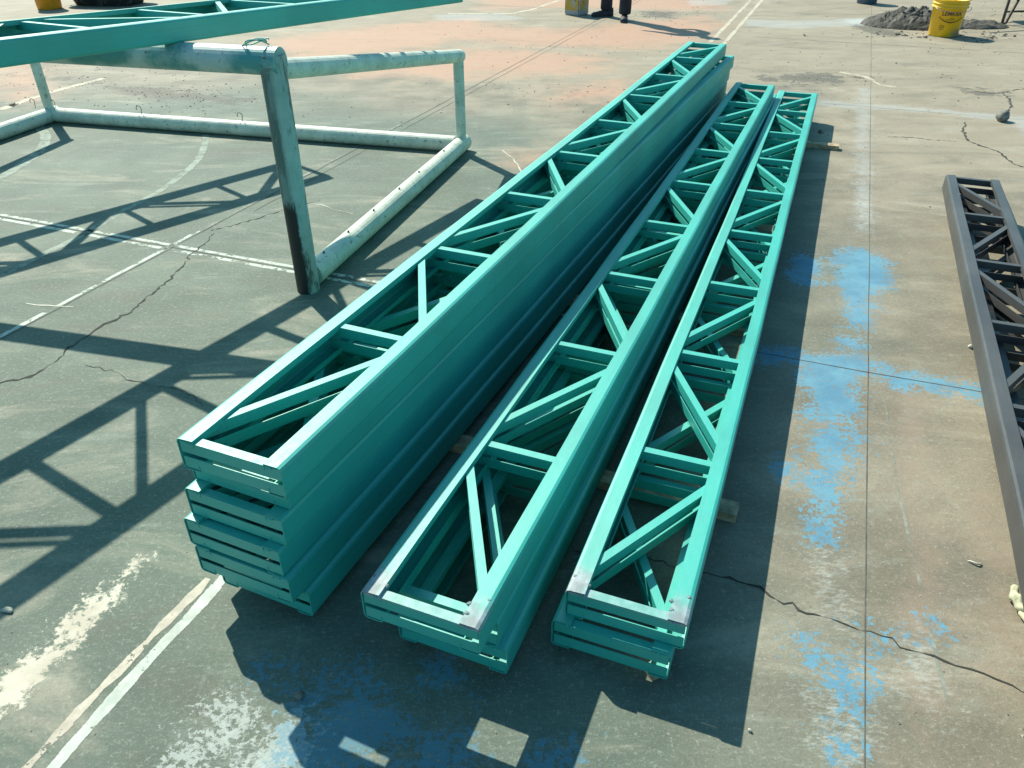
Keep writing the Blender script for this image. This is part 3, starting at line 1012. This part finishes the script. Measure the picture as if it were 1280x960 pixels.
M_GLOVE = simple("cream_cotton", (.48, .46, .31), .95, .22, 60, 0, .5)
gp = at(1271, 760)
gl_o = empty("work_glove", (gp.x, gp.y, 0))
tag(gl_o, "crumpled cream cotton work glove against the dark truss", "glove")
o = link("palm", glove(), M_GLOVE, gl_o, True); o.location = (0, 0, .018)
for i in range(4):
    mb = MB()
    x0 = -.010 + i * .008
    ln = [.034, .042, .040, .030][i]
    pts = [Vector((x0 * .8, -.025, .013)), Vector((x0 + .002, -.052, .015)), Vector((x0 + .005, -.058 - ln * .45, .012)), Vector((x0 + .009, -.058 - ln * .8, .009))]
    mb.tube(pts, [.0075, .0075, .0068, .005], 10)
    mb.build("finger", M_GLOVE, gl_o, True)
mb = MB(); mb.tube([(.006, .010, .016), (.018, -.006, .013), (.022, -.028, .009)], [.007, .007, .005], 10)
mb.build("thumb", M_GLOVE, gl_o, True)


# ------------------------------------------------------------------ buckets
def plastic(name, col, rough=.4, grime=(.30, .27, .24), amount=.35, lowgrime=False):
    k = NT(name)
    n = k.noise(14, 6, .65)
    c = k.mix(k.step(k.noise(4, 4), .3, .7), tuple(x * .85 for x in col), col)
    g = k.math('MULTIPLY', k.step(n, .55, .68), amount)
    if lowgrime:
        z = k.xyz()[2]
        lo = k.math('SUBTRACT', 1.0, k.step(k.math('ADD', z, k.math('MULTIPLY', k.noise(9, 5, .7), .22)), .15, .26))
        xs = k.step(k.math('ADD', k.xyz()[0], k.math('MULTIPLY', k.noise(9, 5, .7), .06)), -.02, .10)
        g = k.math('MAXIMUM', g, k.math('MULTIPLY', k.math('MULTIPLY', lo, xs), .85))
    c = k.mix(g, c, grime)
    k.set(c, rough)
    return k.m


M_YEL = plastic("yellow_plastic", (.88, .50, .010), .38, (.28, .20, .16), .18, True)
M_YIN = plastic("yellow_plastic_inside", (.62, .34, .03), .5, (.30, .28, .25), .6)
M_INK = simple("bucket_print", (.10, .05, .03), .6, .2, 30)
M_WIRE = simple("galvanised_wire", (.30, .30, .29), .4, .2, 30, .7)


def bucket(loc, r0, r1, h, mat, label, group=None, collar=True, rz=0.0):
    b = empty("bucket", loc, rz)
    tag(b, label, "bucket", group)
    t = .004
    prof = [(0, .006), (r0 - .01, .006), (r0 - .004, 0), (r0, .006)]
    rr = lambda z: r0 + (r1 - r0) * z / h
    if collar:
        zc = h * .78
        prof += [(rr(zc - .006), zc - .006), (rr(zc) + .014, zc), (rr(zc) + .015, zc + .008), (rr(zc) + .006, zc + .012), (rr(zc + .03) + .006, zc + .034), (rr(zc + .034) + .012, zc + .037), (rr(zc + .04) + .012, zc + .043), (rr(zc + .046), zc + .047)]
    prof += [(rr(h) - .002, h - .012), (rr(h) + .008, h - .010), (rr(h) + .009, h), (rr(h) - t, h), (r0 - t, .012), (0, .012)]
    MB().lathe(prof, 48).build("body", mat, b, True)
    return b, rr


bp = at(1178, 44)
yb, rr = bucket((bp.x, bp.y, 0), .150, .176, .365, M_YEL, "yellow plastic bucket with dark lettering in front of the mortar heap", rz=.0)
hd = MB()
hp = []
for i in range(15):
    t = math.pi * i / 14
    hp.append(Vector((-(.192) * math.cos(t), -.06 - .150 * math.sin(t) * .95, .290 - .035 * math.sin(t))))
hd.tube(hp, .003, 8)
hd.build("handle", M_WIRE, yb, True)
ho = yb.children[-1]; ho.rotation_euler = (0, 0, 0)


def wrap_text(body, size, zc, phi0, parent, name, radius):
    cu = bpy.data.curves.new(name, 'FONT'); cu.body = body; cu.size = size; cu.align_x = 'CENTER'; cu.align_y = 'CENTER'
    cu.extrude = .0; cu.offset = size * .02
    cu.resolution_u = 3
    to = bpy.data.objects.new(name, cu); COL.objects.link(to)
    dg = bpy.context.evaluated_depsgraph_get(); dg.update()
    me = bpy.data.meshes.new_from_object(to.evaluated_get(dg))
    COL.objects.unlink(to); bpy.data.objects.remove(to)
    bm = bmesh.new(); bm.from_mesh(me)
    for _ in range(2):
        bmesh.ops.subdivide_edges(bm, edges=[e for e in bm.edges if e.calc_length() > size * .15], cuts=1)
    bm.to_mesh(me); bm.free()
    me.materials.clear()
    for v in me.vertices:
        z = zc + v.co.y; R = radius(z) + .0025
        a = phi0 + v.co.x / R
        v.co = Vector((R * math.cos(a), R * math.sin(a), z))
    return link(name, me, M_INK, parent)


face = math.atan2(-bp.y, -bp.x) + .25
wrap_text("LEMKRA", .056, .232, face, yb, "lettering", rr)
# curved stripe under the name and the small print
mb = MB()
pts = []
for i in range(25):
    t = -1 + 2 * i / 24
    z = .150 + .052 * t * t; R = rr(z) + .002
    a = face + t * .80
    pts.append(Vector((R * math.cos(a), R * math.sin(a), z)))
mb.tube(pts, [.002 + .004 * (1 - abs(-1 + 2 * i / 24)) for i in range(25)], 6)
mb.build("printed_arc", M_INK, yb, True)
for zc, wdt, off in ((.192, .25, .05), (.176, .52, .0), (.112, .3, -.45), (.096, .34, -.45), (.078, .28, -.45)):
    mb = MB()
    P = []
    for i in range(9):
        a = face + off + wdt * (-.5 + i / 8); R = rr(zc) + .0015
        P.append(Vector((R * math.cos(a), R * math.sin(a), zc)))
    mb.tube(P, .0022, 5); mb.build("small_print_line", M_INK, yb, True)
# ladle standing in the bucket is a thing of its own
ld = empty("trowel", (bp.x, bp.y, 0))
tag(ld, "trowel with dark handle standing in the yellow lettered bucket", "trowel")
mb = MB(); mb.tube([(.02, -.02, .30), (.05, .0, .40), (.055, .004, .44)], .006, 8); mb.build("tang", M_WIRE, ld, True)
mb = MB(); mb.tube([(.03, .004, .445), (.06, .004, .445), (.12, .01, .44), (.15, .012, .438)], [.012, .017, .016, .012], 12); mb.build("handle", M_DARK, ld, True)
MB().box((-.05, -.025, .10), (.05, -.021, .31)).build("blade", M_WIRE, ld)

bp2 = at(1083, 4)
bucket((bp2.x, bp2.y, 0), .128, .150, .30, plastic("blue_grey_plastic", (.06, .11, .17), .5, (.20, .15, .13), .9), "dirty blue grey bucket standing beyond the mortar heap", collar=False)
bp3 = at(58, 12)
bucket((bp3.x, bp3.y + .1, 0), .150, .170, .36, plastic("orange_plastic", (.78, .30, .010), .42, (.20, .11, .04), .5), "orange yellow bucket beside the black mortar tub at the top left")

# black mortar tub
tb = at(128, 8)
tub = empty("mortar_tub", (tb.x, tb.y + .25, 0), -.12)
tag(tub, "low black mixing tub with pale splashed rim at the top left", "tub")


def tub_mesh(scale_in, z0, z1, flip=False):
    pass


bm = bmesh.new()
rings = []
N = 40
for (sx, sy, z) in ((.40, .22, .0), (.43, .25, .01), (.52, .33, .24), (.55, .36, .245), (.55, .36, .262), (.515, .325, .262), (.42, .24, .02), (.2, .1, .018)):
    R = []
    for i in range(N):
        a = 2 * math.pi * i / N
        ca, sa = math.cos(a), math.sin(a)
        e = .55
        R.append(bm.verts.new((sx * math.copysign(abs(ca) ** e, ca), sy * math.copysign(abs(sa) ** e, sa), z)))
    rings.append(R)
for A, B in zip(rings, rings[1:]):
    for i in range(N): bm.faces.new((A[i], A[(i + 1) % N], B[(i + 1) % N], B[i]))
bm.faces.new(list(reversed(rings[0]))); bm.faces.new(rings[-1])
bmesh.ops.recalc_face_normals(bm, faces=bm.faces)
me = bpy.data.meshes.new("shell"); bm.to_mesh(me); bm.free()
link("shell", me, plastic("black_rubber", (.035, .038, .040), .6, (.26, .26, .25), .8), tub, True)
for sx in (-1, 1):
    mb = MB(); mb.tube([(sx * .53, -.09, .235), (sx * .60, -.06, .225), (sx * .60, .06, .225), (sx * .53, .09, .235)], .012, 10); mb.build("handle", M_DARK, tub, True)

# ------------------------------------------------------------------ heap of wet mortar
hc = at(1170, 36)
bm = bmesh.new()
NXH, NYH = 90, 60
import mathutils.noise as mn
hv = {}
for i in range(NXH):
    for j in range(NYH):
        x = -1.05 + 2.1 * i / (NXH - 1); y = -.62 + 1.24 * j / (NYH - 1)
        base = max(0, 1 - ((x + .12) / .62) ** 2 - (y / .42) ** 2) ** .7 * .19
        tail = max(0, 1 - ((x - .52) / .40) ** 2 - ((y + .10) / .22) ** 2) ** .7 * .085
        n = mn.fractal(Vector((x * 5, y * 5, 3)), .9, 2.0, 5)
        hgt_ = max(base, tail)
        lump = mn.noise(Vector((x * 9, y * 9, 7)))
        z = hgt_ * .82 * (1 + .45 * n + .45 * lump + .25 * mn.noise(Vector((x * 21, y * 21, 2)))) if hgt_ > 0 else -.012
        hv[i, j] = bm.verts.new((x + .02 * n, y + .02 * lump, z - .004))
for i in range(NXH - 1):
    for j in range(NYH - 1):
        q = (hv[i, j], hv[i + 1, j], hv[i + 1, j + 1], hv[i, j + 1])
        if max(v.co.z for v in q) > -.004: bm.faces.new(q)
bmesh.ops.delete(bm, geom=[v for v in bm.verts if not v.link_faces], context='VERTS')
me = bpy.data.meshes.new("mortar_heap"); bm.to_mesh(me); bm.free()
o = link("mortar_heap", me, simple("wet_mortar", (.078, .070, .058), .85, .5, 16, 0, .9))
o.location = (hc.x, hc.y + .28, 0); o.rotation_euler = (0, 0, -.05)
tag(o, "lumpy heap of dark wet mortar behind the yellow bucket", "mortar heap")

# ------------------------------------------------------------------ wheelbarrow at the top right corner
wp = at(1252, 31)
wb = empty("wheelbarrow", (wp.x, wp.y, 0), .12)
tag(wb, "rusty wheelbarrow resting on its legs at the top right corner", "wheelbarrow")
M_RUST = simple("brown_rusty_tube", (.085, .065, .045), .65, .45, 30, .2)
M_TRAY = simple("dark_barrow_tray", (.045, .045, .045), .6, .5, 8, .2)
# local x runs across the barrow (two legs), y towards its wheel
TB = .50
for y0 in (0, TB):
    pass
for x0 in (.0, .48):
    mb = MB(); mb.tube([(x0 + .01, .02, .44), (x0, .0, .02), (x0 + .015, -.004, .008), (x0 + .045, .0, .02), (x0 + .20, .05, .42)], .016, 10); mb.build("leg", M_RUST, wb, True)
mb = MB(); mb.tube([(.065, .07, .13), (.50, .07, .13)], .011, 10); mb.build("leg_brace", M_RUST, wb, True)
for y0 in (.05, .57):
    mb = MB(); ye = .31
    mb.tube([(-.75, y0, .60), (-.2, y0, .50), (.3, y0, .42), (1.25, ye + (y0 - ye) * .25, .20)], .016, 10); mb.build("handle_rail", M_RUST, wb, True)
bm = bmesh.new()
lo = [(.02, .0, .43), (.72, .0, .43), (.68, .62, .40), (.06, .62, .40)]
hi = [(-.06, -.16, .66), (.92, -.16, .66), (.90, .86, .66), (-.04, .86, .66)]
V = [bm.verts.new(p) for p in lo + hi]
bm.faces.new((V[3], V[2], V[1], V[0]))
for i in range(4): bm.faces.new((V[i], V[(i + 1) % 4], V[4 + (i + 1) % 4], V[4 + i]))
bmesh.ops.bevel(bm, geom=[e for e in bm.edges if not e.is_boundary], offset=.05, segments=3, affect='EDGES')
ret = bmesh.ops.solidify(bm, geom=bm.faces[:], thickness=.006)
bmesh.ops.recalc_face_normals(bm, faces=bm.faces)
me = bpy.data.meshes.new("tray"); bm.to_mesh(me); bm.free()
link("tray", me, M_TRAY, wb)
wheel = MB().lathe([(.10, -.03), (.155, -.04), (.185, -.025), (.192, 0), (.185, .025), (.155, .04), (.10, .03), (.10, -.03)], 36).build("tyre", simple("tyre_rubber", (.03, .03, .03), .85, .3, 30), wb, True)
wheel.location = (1.25, .31, .195); wheel.rotation_euler = (math.pi / 2, 0, 0)
rim = MB().lathe([(0, -.02), (.099, -.025), (.099, .025), (0, .02)], 28).build("rim", M_RUST, wheel, True)
mb = MB(); mb.tube([(1.25, .17, .195), (1.25, .45, .195)], .010, 10); mb.build("axle", M_RUST, wb, True)

# ------------------------------------------------------------------ printed carton beside the person's feet
bc = at(722, 21)
kx_ = NT("printed_carton")
pz = kx_.xyz()
lowb = kx_.step(kx_.math('ADD', pz[2], kx_.math('MULTIPLY', kx_.noise(10, 4), .02)), .062, .070)
yel = kx_.mix(kx_.step(kx_.noise(9, 5, .6), .45, .58), (.50, .30, .04), (.42, .36, .25))
yel = kx_.mix(kx_.step(kx_.noise(13, 5, .6), .58, .64), yel, (.12, .09, .10))
kx_.set(kx_.mix(lowb, (.34, .33, .35), yel), .6)
M_CART = kx_.m
carton = empty("carton", (bc.x, bc.y + .20, 0), math.radians(52))
tag(carton, "yellow and grey printed carton standing beside the person's shoes", "carton")
bm = bmesh.new()
bmesh.ops.create_cube(bm, size=1)
for v in bm.verts: v.co = Vector((v.co.x * .23, v.co.y * .22, (v.co.z + .5) * .36))
bmesh.ops.bevel(bm, geom=bm.edges[:], offset=.012, segments=2, affect='EDGES')
me = bpy.data.meshes.new("box"); bm.to_mesh(me); bm.free()
link("box", me, M_CART, carton)
M_CARD = simple("pale_card", (.50, .50, .50), .7, .15, 20)
for sx, r in ((-1, .5), (1, -.5)):
    f = MB().box((-.055, -.105, 0), (.055, .105, .003)).build("flap", M_CARD, carton)
    f.location = (sx * .062, 0, .366); f.rotation_euler = (0, sx * -.25, 0)
MB().box((-.112, -.1125, .355), (-.098, -.1105, .06)).build("edge_tape", M_CARD, carton)

# ------------------------------------------------------------------ the person at the top of the picture
def skin(name, nodes, edges, mat, parent, root=0, sub=2):
    """one continuous skinned surface: nodes = [(x, y, z, rx, ry)]"""
    me = bpy.data.meshes.new(name)
    me.from_pydata([n[:3] for n in nodes], edges, [])
    o = bpy.data.objects.new(name, me); COL.objects.link(o)
    o.modifiers.new("skin", 'SKIN')
    sv = me.skin_vertices[0].data
    for i, n in enumerate(nodes):
        sv[i].radius = (n[3], n[4] if len(n) > 4 else n[3]); sv[i].use_root = (i == root)
    o.modifiers["skin"].use_smooth_shade = True
    m = o.modifiers.new("sub", 'SUBSURF'); m.levels = m.render_levels = sub
    dg = bpy.context.evaluated_depsgraph_get(); dg.update()
    out = bpy.data.meshes.new_from_object(o.evaluated_get(dg))
    COL.objects.unlink(o); bpy.data.objects.remove(o)
    out.materials.clear()
    return link(name, out, mat, parent, True)


pl, pr_ = at(758, 21.5), at(781, 27)
pc = (pl + pr_) / 2
per = empty("person", (pc.x, pc.y, 0))
tag(per, "person in dark trousers and dark shoes standing beside the yellow carton", "person")
FL_ = Vector((pl.x - pc.x, pl.y - pc.y + .04, 0)); FR_ = Vector((pr_.x - pc.x, pr_.y - pc.y + .03, 0))
M_TROU = simple("dark_denim", (.016, .018, .026), .85, .4, 14, 0, .4)
M_SHOE = simple("dark_canvas_shoe", (.022, .024, .028), .7, .5, 30, 0, .3)
M_SOLE = simple("shoe_sole", (.06, .06, .062), .8, .4, 30)
M_SHIRT = simple("grey_work_shirt", (.12, .13, .14), .9, .25, 8)
M_SKIN = simple("skin", (.32, .17, .10), .55, .12, 10)
M_HAIR = simple("black_hair", (.012, .011, .010), .5, .3, 40)
hip = Vector((0, .06, .86))
hr = .012
# body: head, neck, torso, arms with hands, legs in one surface
body_n = [(hip.x, hip.y, hip.z, .115, .10), (0, .06, 1.02, .105, .09), (0, .06, 1.20, .125, .095), (0, .055, 1.34, .12, .09), (0, .045, 1.42, .058, .055), (-.01, .03, 1.48, .052, .055),
          (-.02, .02, 1.545, .072, .080), (-.03, .015, 1.62, .070, .078), (-.03, .02, 1.67, .045, .05),
          (.08, .10, 1.37, .055), (.155, .14, 1.33, .050), (.215, .17, 1.12, .042), (.17, .06, .95, .034), (.155, .02, .90, .028, .020), (.145, -.02, .84, .034, .016),
          (-.08, .02, 1.37, .055), (-.155, -.02, 1.33, .050), (-.225, -.02, 1.12, .042), (-.20, -.10, .93, .034), (-.195, -.13, .89, .028, .020), (-.19, -.16, .83, .034, .016),
          (FR_.x * .75 + .01, FR_.y * .8 + .03, .80, .088), (FR_.x, FR_.y + .02, .46, .060), (FR_.x, FR_.y + .03, .10, .040),
          (FL_.x * .75, FL_.y * .8 + .03, .80, .088), (FL_.x, FL_.y, .46, .060), (FL_.x, FL_.y, .10, .040)]
body_e = [(0, 1), (1, 2), (2, 3), (3, 4), (4, 5), (5, 6), (6, 7), (7, 8), (3, 9), (9, 10), (10, 11), (11, 12), (12, 13), (13, 14), (3, 15), (15, 16), (16, 17), (17, 18), (18, 19), (19, 20), (0, 21), (21, 22), (22, 23), (0, 24), (24, 25), (25, 26)]
# fingers and thumbs
for (bi, sgn) in ((14, 1), (20, -1)):
    bx_, by_, bz_ = body_n[bi][:3]
    for q, (dx, ln) in enumerate(((-.024, .065), (-.008, .075), (.008, .070), (.024, .055))):
        i0 = len(body_n)
        body_n += [(bx_ + dx, by_ - .008, bz_ - .03, .0085), (bx_ + dx * 1.1, by_ - .012, bz_ - .03 - ln * .6, .0078), (bx_ + dx, by_ - .026, bz_ - .03 - ln, .0065)]
        body_e += [(bi, i0), (i0, i0 + 1), (i0 + 1, i0 + 2)]
    i0 = len(body_n)
    body_n += [(bx_ - .034 * sgn, by_ - .014, bz_ + .01, .010), (bx_ - .046 * sgn, by_ - .022, bz_ - .025, .0085)]
    body_e += [(bi - 1, i0), (i0, i0 + 1)]
skin("body", body_n, body_e, M_SKIN, per, 0, 1)
tr_n = [(hip.x, hip.y, hip.z + .06, .135, .115), (hip.x, hip.y, hip.z, .135, .118)]
for Fv in (FR_, FL_):
    i = len(tr_n)
    tr_n += [(Fv.x * .75, Fv.y * .8 + .03, .74, .100), (Fv.x, Fv.y + .02, .47, .080), (Fv.x, Fv.y + .02, .25, .078), (Fv.x, Fv.y + .025, .10, .080), (Fv.x, Fv.y + .025, .065, .078)]
skin("trousers", tr_n, [(0, 1), (1, 2), (2, 3), (3, 4), (4, 5), (5, 6), (1, 7), (7, 8), (8, 9), (9, 10), (10, 11)], M_TROU, per, 1)
sh_n = [(0, .06, .90, .130, .112), (0, .06, 1.05, .128, .108), (0, .06, 1.22, .142, .110), (0, .055, 1.35, .135, .10), (0, .048, 1.42, .072, .068),
        (.09, .10, 1.37, .068), (.16, .14, 1.32, .062), (.195, .16, 1.18, .060), (-.09, .02, 1.37, .068), (-.16, -.02, 1.32, .062), (-.205, -.02, 1.18, .060)]
skin("shirt", sh_n, [(0, 1), (1, 2), (2, 3), (3, 4), (3, 5), (5, 6), (6, 7), (3, 8), (8, 9), (9, 10)], M_SHIRT, per, 2)
hn = [(-.01, .035, 1.60, .082, .085), (-.02, .03, 1.66, .078, .082), (-.015, .035, 1.70, .050, .052)]
skin("hair", hn, [(0, 1), (1, 2)], M_HAIR, per, 0)
# face: nose, eyes, mouth, ears (looks towards the camera and down)
for nm, loc, sc, mt in (("nose", (-.035, -.075, 1.565), (.013, .016, .020), M_SKIN), ("eye", (-.062, -.062, 1.59), (.011, .008, .007), M_HAIR), ("eye", (-.008, -.066, 1.59), (.011, .008, .007), M_HAIR), ("mouth", (-.034, -.066, 1.525), (.022, .007, .005), simple("lips", (.24, .10, .08), .5)), ("ear", (-.098, .01, 1.575), (.010, .018, .028), M_SKIN), ("ear", (.052, .02, 1.575), (.010, .018, .028), M_SKIN)):
    bm = bmesh.new(); bmesh.ops.create_icosphere(bm, subdivisions=2, radius=1)
    for v in bm.verts: v.co = Vector((v.co.x * sc[0], v.co.y * sc[1], v.co.z * sc[2]))
    me = bpy.data.meshes.new(nm); bm.to_mesh(me); bm.free()
    o = link(nm, me, mt, per, True); o.location = loc


def shoe(pos, ang):
    bm = bmesh.new()
    prof = [(-.085, .030, .085), (-.06, .038, .085), (0, .042, .075), (.06, .046, .058), (.12, .048, .045), (.165, .040, .036), (.188, .022, .026)]
    N = 14; rings = []
    for (x, w, h) in prof:
        R = []
        for i in range(N):
            a = 2 * math.pi * i / N
            z = math.sin(a)
            R.append(bm.verts.new((x, w * math.cos(a), .018 + (h * max(z, 0) if z > 0 else .008 * z))))
        rings.append(R)
    for A, B in zip(rings, rings[1:]):
        for i in range(N): bm.faces.new((A[i], A[(i + 1) % N], B[(i + 1) % N], B[i]))
    bm.faces.new(rings[0]); bm.faces.new(list(reversed(rings[-1])))
    bmesh.ops.recalc_face_normals(bm, faces=bm.faces)
    me = bpy.data.meshes.new("shoe"); bm.to_mesh(me); bm.free()
    o = link("shoe", me, M_SHOE, per, True)
    o.location = pos; o.rotation_euler = (0, 0, ang)
    bm = bmesh.new(); top = []; bot = []
    for i in range(28):
        a = 2 * math.pi * i / 28
        x = .05 + .142 * math.cos(a); w = .044 + .010 * math.cos(a)
        top.append(bm.verts.new((x, w * math.sin(a), .022))); bot.append(bm.verts.new((x, w * math.sin(a), .001)))
    for i in range(28): bm.faces.new((bot[i], bot[(i + 1) % 28], top[(i + 1) % 28], top[i]))
    bm.faces.new(top); bm.faces.new(list(reversed(bot)))
    me = bpy.data.meshes.new("sole"); bm.to_mesh(me); bm.free()
    link("sole", me, M_SOLE, o)


shoe(FL_ + Vector((.0, .0, 0)), math.radians(190))
shoe(FR_ + Vector((.0, .03, 0)), math.radians(-100))
